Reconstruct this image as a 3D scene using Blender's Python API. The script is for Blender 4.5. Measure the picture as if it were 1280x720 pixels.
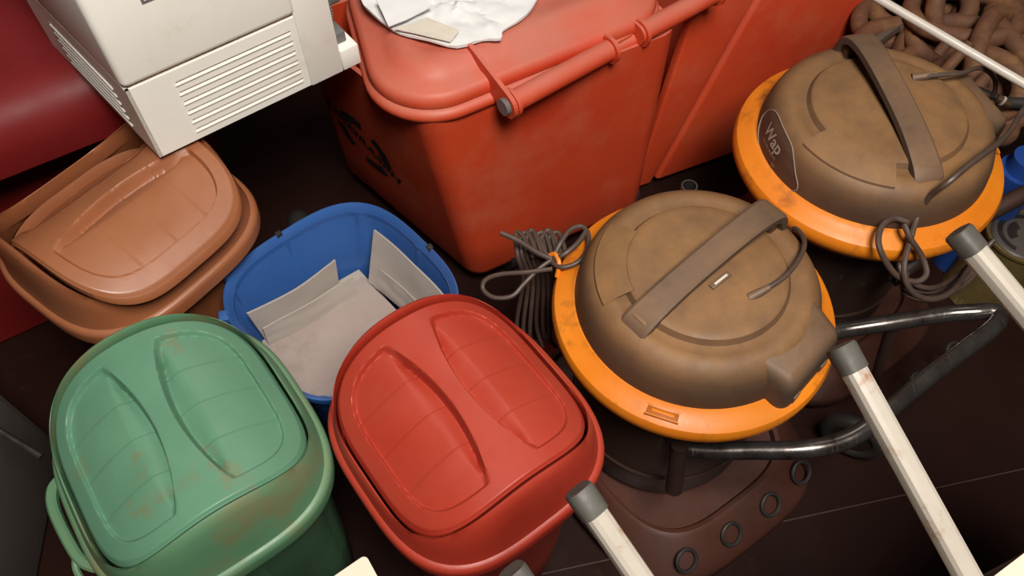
import bpy, bmesh, math, random
from mathutils import Vector, Matrix, noise
random.seed(7)
for o in list(bpy.data.objects): bpy.data.objects.remove(o)
C = bpy.context.scene.collection
S = bpy.context.scene
# ---------------------------------------------------------------- camera, world, lights, exposure
H = 1.75; PITCH = math.radians(56); FOC = 1000.0
cam = bpy.data.cameras.new('camera'); co = bpy.data.objects.new('camera', cam); C.objects.link(co)
co.location = (0, 0, H); co.rotation_euler = (math.radians(90) - PITCH, 0, 0)
cam.sensor_width = 36; cam.lens = FOC / 1280 * 36; cam.clip_start = .02
S.camera = co
w = bpy.data.worlds.new('world'); S.world = w; w.use_nodes = True
w.node_tree.nodes['Background'].inputs[0].default_value = (1.0, .93, .85, 1)
w.node_tree.nodes['Background'].inputs[1].default_value = .018
def area(name, loc, target, size, power, col, size_y=None):
    l = bpy.data.lights.new(name, 'AREA'); o = bpy.data.objects.new(name, l); C.objects.link(o)
    o.location = loc; l.size = size; l.energy = power; l.color = col
    if size_y: l.shape = 'RECTANGLE'; l.size_y = size_y
    o.rotation_euler = (Vector(target) - Vector(loc)).to_track_quat('-Z', 'Y').to_euler()
    return o
area('ceiling_lamp', (.42, -.30, 3.2), (.1, .95, .4), .9, 112, (1, .945, .87))
area('skylight_opening', (.3, 3.0, 3.6), (.2, .9, .5), 1.4, 16, (1, .93, .84))
S.view_settings.view_transform = 'Standard'; S.view_settings.look = 'None'
S.view_settings.exposure = 0.0; S.view_settings.gamma = 1.0
S.view_settings.use_curve_mapping = False
# ---------------------------------------------------------------- helpers
PI = math.pi
sp_, cp_ = math.sin(PITCH), math.cos(PITCH)
def ray(px, py):
    x = (px - 640) / FOC; y = -(py - 360) / FOC
    return Vector((x, y * sp_ + cp_, y * cp_ - sp_))
def W(px, py, z):                      # the real point at height z seen in that direction
    d = ray(px, py); return Vector((0, 0, H)) + d * ((z - H) / d.z)
def D(px, py, dist):                   # the point at that depth along the view
    return Vector((0, 0, H)) + ray(px, py) * dist
def onplane(px, py, p0, n):
    d = ray(px, py); o = Vector((0, 0, H)); return o + d * ((p0 - o).dot(n) / d.dot(n))
def ss(a, b, x):
    if a > b: return 1 - ss(b, a, x)
    t = min(1, max(0, (x - a) / (b - a))); return t * t * (3 - 2 * t)
def thing(name, label, cat, loc=(0, 0, 0), rz=0, group=None, rx=0, ry=0):
    o = bpy.data.objects.new(name, None); C.objects.link(o)
    o.location = loc; o.rotation_euler = (rx, ry, rz); o['label'] = label; o['category'] = cat
    if group: o['group'] = group
    o.empty_display_size = .05
    return o
def tag(o, label, cat, group=None):
    o['label'] = label; o['category'] = cat
    if group: o['group'] = group
    return o
def part(name, bm, mat, parent=None, world=False, smooth=True, label=None, angle=35):
    if isinstance(bm, bpy.types.Mesh): me = bm
    else:
        me = bpy.data.meshes.new(name); bm.normal_update(); bm.to_mesh(me); bm.free()
    if not me.materials: me.materials.append(mat)
    if smooth:
        me.polygons.foreach_set('use_smooth', [True] * len(me.polygons))
        try: me.set_sharp_from_angle(angle=math.radians(angle))
        except Exception: pass
    o = bpy.data.objects.new(name, me); C.objects.link(o)
    if parent:
        o.parent = parent
        if world:
            chain = []; p = parent
            while p: chain.append(p); p = p.parent
            m = Matrix.Identity(4)
            for q in reversed(chain): m = m @ q.matrix_parent_inverse @ Matrix.LocRotScale(q.location, q.rotation_euler, q.scale)
            o.matrix_parent_inverse = m.inverted()
    if label: o['label'] = label
    return o
def bm_box(bm, c, s, rot=None, bevel=0, seg=2):
    r = bmesh.ops.create_cube(bm, size=1)
    vs = r['verts']
    for v in vs: v.co = Vector((v.co.x * s[0], v.co.y * s[1], v.co.z * s[2]))
    if bevel:
        es = {e for v in vs for e in v.link_edges}
        rr = bmesh.ops.bevel(bm, geom=list(es), offset=bevel, segments=seg, affect='EDGES', profile=.5)
        vs = list({v for f in rr['faces'] for v in f.verts} | {v for v in vs if v.is_valid})
    M = Matrix.Translation(Vector(c)) @ (rot.to_4x4() if rot else Matrix.Identity(4))
    for v in vs: v.co = M @ v.co
def box(c, s, rz=0, bevel=.003, seg=2):
    bm = bmesh.new(); bm_box(bm, c, s, Matrix.Rotation(rz, 3, 'Z'), bevel, seg); return bm
def loft(rings, cap0=False, cap1=False, closed=True, bm=None):
    bm = bm or bmesh.new(); R = [[bm.verts.new(p) for p in r] for r in rings]
    n = len(R[0])
    for a, b in zip(R[:-1], R[1:]):
        for i in range(n if closed else n - 1):
            j = (i + 1) % n
            try: bm.faces.new((a[i], a[j], b[j], b[i]))
            except ValueError: pass
    if cap0: bm.faces.new(list(reversed(R[0])))
    if cap1: bm.faces.new(R[-1])
    return bm
def lathe(prof, n=64, cap0=False, cap1=False, a0=0, a1=2 * PI):
    full = abs(a1 - a0 - 2 * PI) < 1e-6
    rings = [[(r * math.cos(a0 + (a1 - a0) * i / (n if full else n - 1)), r * math.sin(a0 + (a1 - a0) * i / (n if full else n - 1)), z) for i in range(n)] for r, z in prof]
    bm = loft(rings, cap0, cap1, closed=full); bmesh.ops.recalc_face_normals(bm, faces=bm.faces); return bm
def catmull(P, k=8, closed=False):
    P = [Vector(p) for p in P]; n = len(P); out = []
    for i in range(n if closed else n - 1):
        if closed: a, b, c, d = P[i - 1], P[i], P[(i + 1) % n], P[(i + 2) % n]
        else: a, b, c, d = P[max(0, i - 1)], P[i], P[i + 1], P[min(n - 1, i + 2)]
        for j in range(k):
            t = j / k
            out.append(.5 * ((2 * b) + (c - a) * t + (2 * a - 5 * b + 4 * c - d) * t * t + (3 * b - a - 3 * c + d) * t ** 3))
    if not closed: out.append(P[-1])
    return out
def tube(P, r, n=10, k=8, closed=False, bm=None, smooth=True, sq=None):
    bm = bm or bmesh.new()
    Q = catmull(P, k, closed) if smooth else [Vector(p) for p in P]
    m = len(Q); rings = []; up = None
    for i, p in enumerate(Q):
        t = (Q[(i + 1) % m] - Q[i - 1]) if closed else (Q[min(m - 1, i + 1)] - Q[max(0, i - 1)])
        t.normalize()
        if up is None:
            up = Vector((0, 0, 1)) if abs(t.z) < .9 else Vector((1, 0, 0))
        up = (up - t * up.dot(t)).normalized(); s = t.cross(up)
        rr = r(i / (m - 1)) if callable(r) else r
        ring = []
        for j in range(n):
            a = 2 * PI * j / n; ca, sa = math.cos(a), math.sin(a)
            if sq:
                q = (abs(ca) ** sq + abs(sa) ** sq) ** (-1 / sq); ca *= q; sa *= q
            ring.append(p + (up * ca + s * sa) * rr)
        rings.append(ring)
    V = [[bm.verts.new(p) for p in rg] for rg in rings]
    for i in range(m if closed else m - 1):
        a, b = V[i], V[(i + 1) % m]
        for j in range(n):
            jj = (j + 1) % n
            bm.faces.new((a[j], a[jj], b[jj], b[j]))
    if not closed: bm.faces.new(list(reversed(V[0]))); bm.faces.new(V[-1])
    return bm
def cyl(p0, p1, r, n=24, bm=None, r1=None):
    r1 = r if r1 is None else r1
    return tube([p0, p1], lambda t: r + (r1 - r) * t, n=n, bm=bm, smooth=False)
def se(t, a, b, n):                    # superellipse point
    c, s = math.cos(t), math.sin(t); k = (abs(c) ** n + abs(s) ** n) ** (-1 / n)
    return a * c * k, b * s * k
def fillet(P, r, seg=8):               # rounded polygon in plan
    out = []; n = len(P)
    P = [Vector(p[:2]) for p in P]
    rs = r if isinstance(r, (list, tuple)) else [r] * n
    for i in range(n):
        a, b, c = P[i - 1], P[i], P[(i + 1) % n]
        u = (a - b).normalized(); v = (c - b).normalized(); ang = u.angle(v); d = rs[i] / math.tan(ang / 2)
        cen = b + (u + v).normalized() * (rs[i] / math.sin(ang / 2))
        s = b + u * d - cen; e = b + v * d - cen
        a0 = math.atan2(s.y, s.x); a1 = math.atan2(e.y, e.x); da = (a1 - a0 + PI) % (2 * PI) - PI
        for k in range(seg + 1):
            t = a0 + da * k / seg; out.append(cen + Vector((math.cos(t), math.sin(t))) * rs[i])
    return out
def inset(poly, d):
    n = len(poly); out = []
    for i in range(n):
        t = (poly[(i + 1) % n] - poly[i - 1]); t = t.normalized()
        out.append(poly[i] + Vector((-t.y, t.x)) * d)       # polygons run anticlockwise
    return out
def ring3(poly, z): return [(p.x, p.y, z) for p in poly]
# ---------------------------------------------------------------- materials
MATS = {}
def mat(name, col, col2=None, scale=8, rough=.5, metal=0, bump=.1, bscale=60, dust=None, dustamt=0, spec=.5, stain=None, stainscale=5, stainlo=.58, stainhi=.7, emit=0, alpha=1, scratch=0, trans=0):
    if name in MATS: return MATS[name]
    m = bpy.data.materials.new(name); m.use_nodes = True; N = m.node_tree.nodes; L = m.node_tree.links
    b = N['Principled BSDF']; b.inputs['Roughness'].default_value = rough; b.inputs['Metallic'].default_value = metal
    b.inputs['Specular IOR Level'].default_value = spec
    if trans: b.inputs['Transmission Weight'].default_value = trans
    tc = N.new('ShaderNodeTexCoord')
    def nz(sc, det=6, r=.6):
        n = N.new('ShaderNodeTexNoise'); n.inputs['Scale'].default_value = sc; n.inputs['Detail'].default_value = det; n.inputs['Roughness'].default_value = r
        L.new(tc.outputs['Object'], n.inputs['Vector']); return n.outputs['Fac']
    def rmp(f, lo, hi):
        r = N.new('ShaderNodeMapRange'); r.inputs[1].default_value = lo; r.inputs[2].default_value = hi; L.new(f, r.inputs[0]); return r.outputs[0]
    def mul(a, k):
        r = N.new('ShaderNodeMath'); r.operation = 'MULTIPLY'; L.new(a, r.inputs[0])
        if isinstance(k, (int, float)): r.inputs[1].default_value = k
        else: L.new(k, r.inputs[1])
        return r.outputs[0]
    def mix(f, a, c):
        x = N.new('ShaderNodeMix'); x.data_type = 'RGBA'; L.new(f, x.inputs[0])
        for s, i in ((a, 6), (c, 7)):
            if isinstance(s, tuple): x.inputs[i].default_value = (*s, 1)
            else: L.new(s, x.inputs[i])
        return x.outputs[2]
    out = mix(rmp(nz(scale), .3, .7), col, col2 or tuple(x * .82 for x in col))
    if stain: out = mix(rmp(nz(stainscale, 8, .7), stainlo, stainhi), out, stain)
    if dust:
        g = N.new('ShaderNodeNewGeometry'); sx = N.new('ShaderNodeSeparateXYZ'); L.new(g.outputs['Normal'], sx.inputs[0])
        f = mul(rmp(sx.outputs[2], .1, .95), rmp(nz(scale * .7, 8, .65), .25, .62)); out = mix(mul(f, dustamt), out, dust)
    if scratch:
        mp = N.new('ShaderNodeMapping'); mp.inputs['Scale'].default_value = (90, 6, 6); mp.inputs['Rotation'].default_value = (.3, .2, .7)
        L.new(tc.outputs['Object'], mp.inputs[0]); n = N.new('ShaderNodeTexNoise'); n.inputs['Scale'].default_value = 3; n.inputs['Detail'].default_value = 3
        L.new(mp.outputs[0], n.inputs[0]); out = mix(mul(rmp(n.outputs[0], .64, .72), scratch), out, tuple(min(1, x * 1.5 + .08) for x in col))
    L.new(out, b.inputs['Base Color'])
    if bump:
        bp = N.new('ShaderNodeBump'); bp.inputs['Strength'].default_value = bump; bp.inputs['Distance'].default_value = .002
        L.new(nz(bscale, 4), bp.inputs['Height']); L.new(bp.outputs[0], b.inputs['Normal'])
    rr = N.new('ShaderNodeMapRange'); rr.inputs[1].default_value = .3; rr.inputs[2].default_value = .7
    rr.inputs[3].default_value = max(.05, rough - .1); rr.inputs[4].default_value = min(1, rough + .12)
    L.new(nz(scale * 1.7), rr.inputs[0]); L.new(rr.outputs[0], b.inputs['Roughness'])
    MATS[name] = m; return m
GREEN = mat('green_plastic', (.095, .225, .12), (.075, .18, .095), 6, .45, stain=(.20, .12, .045), stainscale=5, stainlo=.52, stainhi=.74, dust=(.17, .25, .14), dustamt=.5)
GREENP = mat('green_panel', (.12, .27, .17), (.095, .225, .14), 6, .42, stain=(.24, .12, .045), stainscale=7, stainlo=.58, stainhi=.76)
REDS = mat('red_bin_plastic', (.40, .035, .018), (.33, .026, .013), 6, .42, dust=(.45, .08, .045), dustamt=.4)
BROWN = mat('brown_bin_plastic', (.33, .11, .042), (.27, .085, .034), 6, .42, dust=(.40, .19, .10), dustamt=.35)
BLUE = mat('blue_bin_plastic', (.035, .12, .38), (.03, .10, .32), 6, .4, dust=(.1, .2, .42), dustamt=.2)
WRED = mat('faded_red_plastic', (.68, .075, .022), (.58, .052, .018), 3.5, .5, stain=(.62, .13, .06), stainscale=3, stainlo=.5, stainhi=.75, dust=(.50, .165, .115), dustamt=.9)
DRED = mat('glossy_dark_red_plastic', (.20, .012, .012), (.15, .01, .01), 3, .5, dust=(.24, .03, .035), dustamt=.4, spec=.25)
BLACKP = mat('dusty_black_plastic', (.055, .032, .022), (.085, .048, .03), 7, .6, dust=(.27, .135, .05), dustamt=.95, bump=.25, stain=(.15, .06, .025), stainscale=4, stainlo=.5, stainhi=.8)
BLACKH = mat('dusty_handle_plastic', (.07, .045, .032), (.10, .065, .045), 9, .55, dust=(.24, .13, .062), dustamt=.75, bump=.2)
ORANGE = mat('orange_plastic', (.80, .24, .012), (.70, .185, .01), 7, .42, stain=(.16, .05, .012), stainscale=11, stainlo=.54, stainhi=.76, bump=.12)
DARK = mat('dark_brown_plastic', (.022, .012, .01), (.035, .017, .012), 6, .5, dust=(.07, .03, .02), dustamt=.5)
TANK = mat('dirty_tank_plastic', (.03, .018, .015), (.06, .034, .025), 5, .4, dust=(.10, .045, .03), dustamt=.6, scratch=.35)
TRAY = mat('dusty_base_plastic', (.028, .011, .008), (.04, .015, .01), 5, .5, dust=(.11, .034, .02), dustamt=.8)
RUBBER = mat('black_rubber', (.018, .015, .014), (.03, .025, .022), 12, .6)
CHROME = mat('scuffed_steel_tube', (.16, .145, .135), (.08, .065, .06), 14, .24, metal=.8, stain=(.04, .02, .015), stainscale=14, scratch=.6)
CABLE = mat('brown_dusty_cable', (.055, .035, .028), (.09, .055, .04), 30, .5)
IVORY = mat('yellowed_ivory_plastic', (.90, .875, .82), (.84, .80, .73), 5, .45, bump=.05, stain=(.6, .5, .36), stainscale=3, stainlo=.55, stainhi=.85)
IVORYD = mat('brown_groove', (.50, .34, .22), (.38, .25, .16), 20, .7)  # brown tone for the surface behind the vent slots
GREY = mat('grey_plastic', (.16, .155, .15), (.12, .115, .11), 10, .4)
PAPER = mat('white_paper', (.80, .80, .80), (.76, .75, .74), 5, .75, bump=.05)
PAPERB = mat('stained_paper', (.62, .56, .47), (.66, .6, .52), 12, .8, stain=(.2, .16, .12), stainscale=12, stainlo=.66, stainhi=.75)
BOARD = mat('dirty_cardboard_sheet', (.37, .295, .265), (.32, .25, .22), 10, .8, bump=.1, stain=(.23, .175, .15), stainscale=11, stainlo=.55, stainhi=.8)
BOARD2 = mat('pale_cardboard_sheet', (.43, .37, .325), (.38, .325, .28), 8, .8, bump=.1, stain=(.32, .27, .23), stainscale=9, stainlo=.6, stainhi=.8)
RUST = mat('rusty_iron', (.16, .065, .028), (.085, .034, .018), 14, .75, bump=.6, bscale=70, stain=(.25, .12, .042), stainscale=12, stainlo=.5, stainhi=.75)
WTUBE = mat('chipped_white_paint', (.45, .405, .345), (.40, .355, .30), 14, .4, bump=.1, stain=(.30, .13, .055), stainscale=11, stainlo=.56, stainhi=.66)
CAP = mat('grey_rubber_cap', (.085, .078, .066), (.06, .054, .046), 25, .6, bump=.3)
LAMIN = mat('cream_laminate', (.68, .60, .48), (.64, .56, .44), 6, .5)
EDGE = mat('dark_table_edge', (.16, .10, .06), None, 10, .6)
INK = mat('black_print', (.012, .01, .01), (.025, .012, .01), 40, .6, bump=0)
LABELP = mat('label_print', (.36, .27, .21), None, 20, .6, bump=0)
LABELD = mat('label_ground', (.075, .035, .025), (.10, .05, .03), 20, .5, bump=0)
FLOORM = mat('dark_brown_floor', (.020, .005, .003), (.014, .004, .0025), 4, .65, bump=.15, bscale=40, stain=(.04, .014, .009), stainscale=7, stainlo=.6, stainhi=.8, spec=.15)
JOINT = mat('pale_joint', (.06, .03, .024), (.05, .02, .015), 30, .7)
WALLM = mat('dark_wall_paint', (.04, .015, .012), (.03, .01, .01), 3, .8)
BLUEB = mat('blue_bottle_plastic', (.02, .075, .32), (.02, .06, .27), 8, .3)
TIN = mat('worn_yellow_tin', (.20, .14, .05), (.12, .08, .03), 20, .45, metal=.3, scratch=.5)
GMET = mat('grey_painted_steel', (.10, .085, .075), (.07, .06, .052), 4, .45)
DISC = mat('worn_black_rubber_tyre', (.03, .028, .024), (.02, .018, .016), 8, .6)
# ---------------------------------------------------------------- floor and walls
fl = part('floor', box((0, 1.2, -.05), (6, 6, .1), 0, 0), FLOORM, smooth=False); fl['kind'] = 'structure'
a = W(640, 726, 0); b_ = W(1400, 560, 0); d = (b_ - a); yawj = math.atan2(d.y, d.x); m_ = (a + b_) / 2
tr = part('trim_1', box((m_.x, m_.y, .0008), (d.length, .0028, .0016), yawj, 0), JOINT, smooth=False); tr['kind'] = 'structure'
wb = part('wall_back', box((0, 3.3, 1.6), (6, .1, 3.2), 0, 0), WALLM, smooth=False); wb['kind'] = 'structure'
wl = part('wall_left', box((-2.6, 1.2, 1.6), (.1, 6, 3.2), 0, 0), WALLM, smooth=False); wl['kind'] = 'structure'
# ---------------------------------------------------------------- swing-top bins
NSE = 3.1
def arch(u, A, h): return h * max(0, 1 - (abs(u) / A) ** 2.05)
def bin_body(a, b, h, m, root, tabs=(), slots=()):
    n = 112; rings = []
    T = [2 * PI * i / n for i in range(n)]
    def rg(k, z, rib=0):
        out = []
        for t in T:
            x, y = se(t, a * k, b * k, NSE)
            q = 1 - rib * (ss(.90, .97, math.cos(t * 8)))
            out.append((x * q, y * q, z))
        return out
    rings = [rg(.60, .004), rg(.70, .0), rg(.72, .008), rg(.78, h * .35, .02), rg(.85, h * .80, .02), rg(.868, h * .82, .02), rg(.90, h * .97, .01), rg(.955, h - .022),
             rg(.965, h - .012), rg(.962, h - .002), rg(.95, h), rg(.938, h - .004), rg(.90, h * .965, .01), rg(.855, h * .80, .02), rg(.82, h * .76, .02), rg(.76, h * .35, .02), rg(.70, .02), rg(.60, .016)]
    bm = loft(rings, cap0=True, cap1=True); bmesh.ops.recalc_face_normals(bm, faces=bm.faces)
    return part('body', bm, m, root, angle=40)
def swing_lid(a, b, z0, h, m, mp, root, tilt=0, vs=0):
    n = 128; T = [2 * PI * i / n for i in range(n)]
    A = .93 * a
    def rg(ka, kb, zf, nn=NSE): 
        out = []
        for t in T:
            x, y = se(t, a * ka, b * kb, nn); out.append((x, y + vs * b * ss(.94, .86, kb) if kb < .94 else y, z0 + zf(x, y)))
        return out
    rings = [rg(.975, .975, lambda x, y: -.034), rg(1, 1, lambda x, y: -.032), rg(1.005, 1.005, lambda x, y: -.010), rg(.995, .995, lambda x, y: -.003), rg(.975, .975, lambda x, y: 0),
             rg(.955, .955, lambda x, y: .001), rg(.948, .938, lambda x, y: .006 + .10 * arch(x, A, h)),
             rg(.938, .908, lambda x, y: .012 + .55 * arch(x, A, h)), rg(.928, .885, lambda x, y: .018 + .87 * arch(x, A, h)), rg(.915, .862, lambda x, y: .021 + .98 * arch(x, A, h)),
             rg(.900, .842, lambda x, y: .022 + arch(x, A, h), 3.5), rg(.889, .830, lambda x, y: .019 + arch(x, A, h), 3.8), rg(.885, .824, lambda x, y: .008 + arch(x, A, h), 3.8), rg(.881, .820, lambda x, y: -.012 + arch(x, A, h), 3.8),
             rg(.89, .828, lambda x, y: -.015 + arch(x, A, h), 3.7), rg(.92, .87, lambda x, y: -.004 + .6 * arch(x, A, h)), rg(.93, .93, lambda x, y: -.008)]
    bm = loft(rings); bmesh.ops.recalc_face_normals(bm, faces=bm.faces)
    part('lid_collar', bm, m, root, angle=40)
    # flap: arched door with a waisted ridge and two sunken panels
    fa, fb = .864 * a, .800 * b; NR, NT = 130, 320
    bm = bmesh.new()
    def hz(x, y):
        u, v = x / fa, y / fb; z = arch(x, A, h) + .016
        r = (abs(u) ** 3.8 + abs(v) ** 3.8) ** (1 / 3.8); r5 = (abs(u) ** 4.2 + abs(v) ** 4.2) ** (1 / 4.2)
        z -= .006 * ss(.97, 1.0, r)
        ve = .84; q = max(0, 1 - (v / ve) ** 2)
        wr = .25 - .165 * q; lo = .255 + .08 * q
        au = abs(u)
        inp = (1 - ss(.82, .85, r5)) * ss(wr, wr + .04, au)
        if q <= 0: pass
        pd = .0075
        lens = 0
        if q > 0 and au < lo: lens = .0165 * min(1, 2.2 * q) * (1 - ss(wr, lo, au) ** .8)
        z -= inp * (pd + lens)
        z -= inp * .0012 * (ss(.02, .03, v) + ss(-.40, -.39, v) + ss(.42, .43, v))   # faint steps across the panel
        return z
    V = [[None] * NT for _ in range(NR)]
    c = bm.verts.new((0, 0, hz(0, 0)))
    for i in range(NR):
        k = ((i + 1) / NR) ** .9
        for j in range(NT):
            x, y = se(2 * PI * j / NT, fa * k, fb * k, 3.8 - (1 - k) * 1.8); V[i][j] = bm.verts.new((x, y, hz(x, y)))
    for j in range(NT): bm.faces.new((c, V[0][j], V[0][(j + 1) % NT]))
    for i in range(NR - 1):
        for j in range(NT): bm.faces.new((V[i][j], V[i + 1][j], V[i + 1][(j + 1) % NT], V[i][(j + 1) % NT]))
    e = [bm.verts.new(v.co + Vector((0, 0, -.013))) for v in V[-1]]
    e2 = [bm.verts.new((v.co.x * .97, v.co.y * .97, v.co.z - .013)) for v in V[-1]]
    e3 = [bm.verts.new((v.co.x * .3, v.co.y * .3, z_)) for v, z_ in ((v, hz(v.co.x * .3, v.co.y * .3) - .035) for v in V[-1])]
    for A_, B_ in ((V[-1], e), (e, e2), (e2, e3)):
        for j in range(NT): bm.faces.new((A_[j], B_[j], B_[(j + 1) % NT], A_[(j + 1) % NT]))
    bm.faces.new(e3)
    if tilt:
        piv = Vector((0, 0, .12)); R = Matrix.Rotation(-tilt, 4, 'Y'); Mx = Matrix.Translation(piv) @ R @ Matrix.Translation(-piv)
        for v in bm.verts: v.co = Mx @ v.co + Vector((.022, 0, 0))
    for v in bm.verts: v.co.z += z0; v.co.y += vs * b
    bmesh.ops.recalc_face_normals(bm, faces=bm.faces)
    return part('swing_flap', bm, mp, root, angle=50)
def swing_handle(root, m, side, z, a, b, y0, y1):
    # carrying handle: a flat bar bowed out from the side under the rim, with a hooked end
    P = [(side * a * .97, y1, z), (side * a * 1.07, y1 - .012, z), (side * a * 1.12, (y0 + y1) / 2 + .03, z - .004), (side * a * 1.10, y0 + .03, z - .008), (side * a * 1.03, y0, z - .01), (side * a * .95, y0 - .01, z - .01)]
    bm = tube(P, .008, n=12, k=8, sq=6); part('handle', bm, m, root)
    bm = tube([(side * a * 1.10, y0 + .035, z - .008), (side * a * 1.15, y0 + .015, z - .012), (side * a * 1.145, y0 - .008, z - .016), (side * a * 1.115, y0 - .006, z - .016)], .005, n=8, k=6)
    part('hook', bm, m, root)
G_BIN = None
r = thing('swing_bin', 'green plastic swing-top bin with dirty green lid, at the bottom left corner', 'bin', (-.490, .474, 0), math.radians(36.3))
bin_body(.186, .204, .60, GREEN, r); swing_lid(.186, .204, .60, .090, GREEN, GREENP, r, vs=.04); swing_handle(r, GREEN, -1, .562, .186, .194, -.055, .10)
r2 = thing('swing_bin', 'bright red swing-top bin with closed ridged flap, between the green bin and the orange-rimmed vacuum', 'bin', (-.074, .514, 0), math.radians(36.8))
bin_body(.186, .200, .60, REDS, r2); swing_lid(.186, .200, .60, .090, REDS, REDS, r2, vs=.04)
for (yy, xx) in ((.02, -1), (-.07, -1)):
    part('handle_slot', box((xx * .1655, yy, .535), (.004, .045, .02), 0, .001), RUBBER, r2)
part('latch_tab', box((.03, -.190, .565), (.045, .012, .02), 0, .003), REDS, r2)
part('latch_tab', box((.10, -.183, .563), (.02, .012, .014), 0, .003), REDS, r2)
r3 = thing('swing_bin', 'brown plastic swing-top bin with half-open tilted flap under the ivory printer', 'bin', (-.70, .908, 0), math.radians(-36))
bin_body(.186, .192, .60, BROWN, r3); swing_lid(.20, .205, .60, .112, BROWN, BROWN, r3, tilt=math.radians(14))
part('latch_tab', box((-.09, -.188, .555), (.03, .012, .02), 0, .003), BROWN, r3)
part('latch_tab', box((.03, -.188, .555), (.03, .012, .02), 0, .003), BROWN, r3)
# ---------------------------------------------------------------- blue open bin with sheets in it
rb = thing('open_bin', 'open blue plastic bin without lid holding dirty pale cardboard sheets', 'bin', (-.314, .813, 0), math.radians(42))
bb = bin_body(.196, .203, .53, BLUE, rb)
for t, nm in ((math.radians(93), 'rim_notch'), (math.radians(190), 'rim_notch'), (math.radians(-8), 'rim_notch')):
    x, y = se(t, .196 * .955, .203 * .955, NSE)
    part(nm, box((x, y, .525), (.010, .012, .014), t, .001), RUBBER, rb)
for t in (math.radians(128), math.radians(152)):
    x, y = se(t, .196 * .965, .203 * .965, NSE)
    part('rim_tab', box((x * 1.02, y * 1.02, .522), (.018, .022, .014), t, .002), BLUE, rb)
def sheet(name, P, th, m, bend=0, nu=14, nv=10, wob=.002, seed=0):
    P = [Vector(p) for p in P]; nrm = (P[1] - P[0]).cross(P[3] - P[0]).normalized()
    bm = bmesh.new(); top = []; bot = []
    for i in range(nu + 1):
        ra, rb_ = [], []
        for j in range(nv + 1):
            u, v = i / nu, j / nv
            p = P[0] * (1 - u) * (1 - v) + P[1] * u * (1 - v) + P[2] * u * v + P[3] * (1 - u) * v
            p = p + nrm * (bend * 4 * u * (1 - u) + wob * noise.noise(Vector((u * 3 + seed, v * 3, seed))))
            ra.append(bm.verts.new(p)); rb_.append(bm.verts.new(p - nrm * th))
        top.append(ra); bot.append(rb_)
    for i in range(nu):
        for j in range(nv):
            bm.faces.new((top[i][j], top[i + 1][j], top[i + 1][j + 1], top[i][j + 1]))
            bm.faces.new((bot[i][j], bot[i][j + 1], bot[i + 1][j + 1], bot[i + 1][j]))
    for i in range(nu):
        bm.faces.new((top[i][0], bot[i][0], bot[i + 1][0], top[i + 1][0])); bm.faces.new((top[i][nv], top[i + 1][nv], bot[i + 1][nv], bot[i][nv]))
    for j in range(nv):
        bm.faces.new((top[0][j], top[0][j + 1], bot[0][j + 1], bot[0][j])); bm.faces.new((top[nu][j], bot[nu][j], bot[nu][j + 1], top[nu][j + 1]))
    bmesh.ops.recalc_face_normals(bm, faces=bm.faces)
    return part(name, bm, m, angle=40)
def BZ(z): return H - (H - z) * 1.061      # heights inside the blue bin
zc = .455
tag(sheet('cardboard_sheet', [W(327, 428, BZ(zc)), W(454, 347, BZ(zc)), W(506, 400, BZ(zc)), W(400, 520, BZ(zc))], .004, BOARD, seed=1), 'dirty square cardboard sheet lying flat on top in the blue bin', 'cardboard')
tag(sheet('cardboard_sheet', [W(324, 412, BZ(zc - .03)), W(446, 342, BZ(zc - .03)), W(500, 400, BZ(zc - .03)), W(395, 500, BZ(zc - .03))], .01, BOARD2, seed=2), 'pale cardboard sheet right beneath the flat dirty one in the blue bin', 'cardboard')
tag(sheet('cardboard_sheet', [W(308, 391, BZ(.56)), W(418, 324, BZ(.545)), W(425, 372, BZ(.45)), W(334, 428, BZ(.45))], .004, BOARD2, bend=-.01, seed=3), 'pale cardboard sheet leaning on the back left wall inside the blue bin', 'cardboard')
tag(sheet('cardboard_sheet', [W(328, 410, BZ(.51)), W(440, 344, BZ(.50)), W(446, 372, BZ(.455)), W(336, 432, BZ(.455))], .003, BOARD2, bend=-.004, seed=6), 'narrow pale sheet between the leaning one and the flat one in the blue bin', 'cardboard')
tag(sheet('cardboard_sheet', [W(469, 287, BZ(.565)), W(562, 377, BZ(.565)), W(520, 402, BZ(.45)), W(462, 352, BZ(.46))], .004, BOARD2, bend=.008, seed=4), 'large pale cardboard sheet standing against the right wall inside the blue bin', 'cardboard')
tag(sheet('cardboard_sheet', [W(475, 335, BZ(.50)), W(532, 388, BZ(.50)), W(520, 402, BZ(.452)), W(468, 358, BZ(.455))], .003, BOARD2, bend=.004, seed=5), 'small folded card in front of the large standing sheet in the blue bin', 'cardboard')
zz = BZ(.425)
tag(sheet('cardboard_sheet', [W(345, 428, zz - .03), W(452, 350, zz - .03), W(500, 402, zz - .03), W(400, 490, zz - .03)], .04, BOARD2, seed=8), 'thick block of cardboard at the bottom of the pile in the blue bin', 'cardboard')
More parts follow.
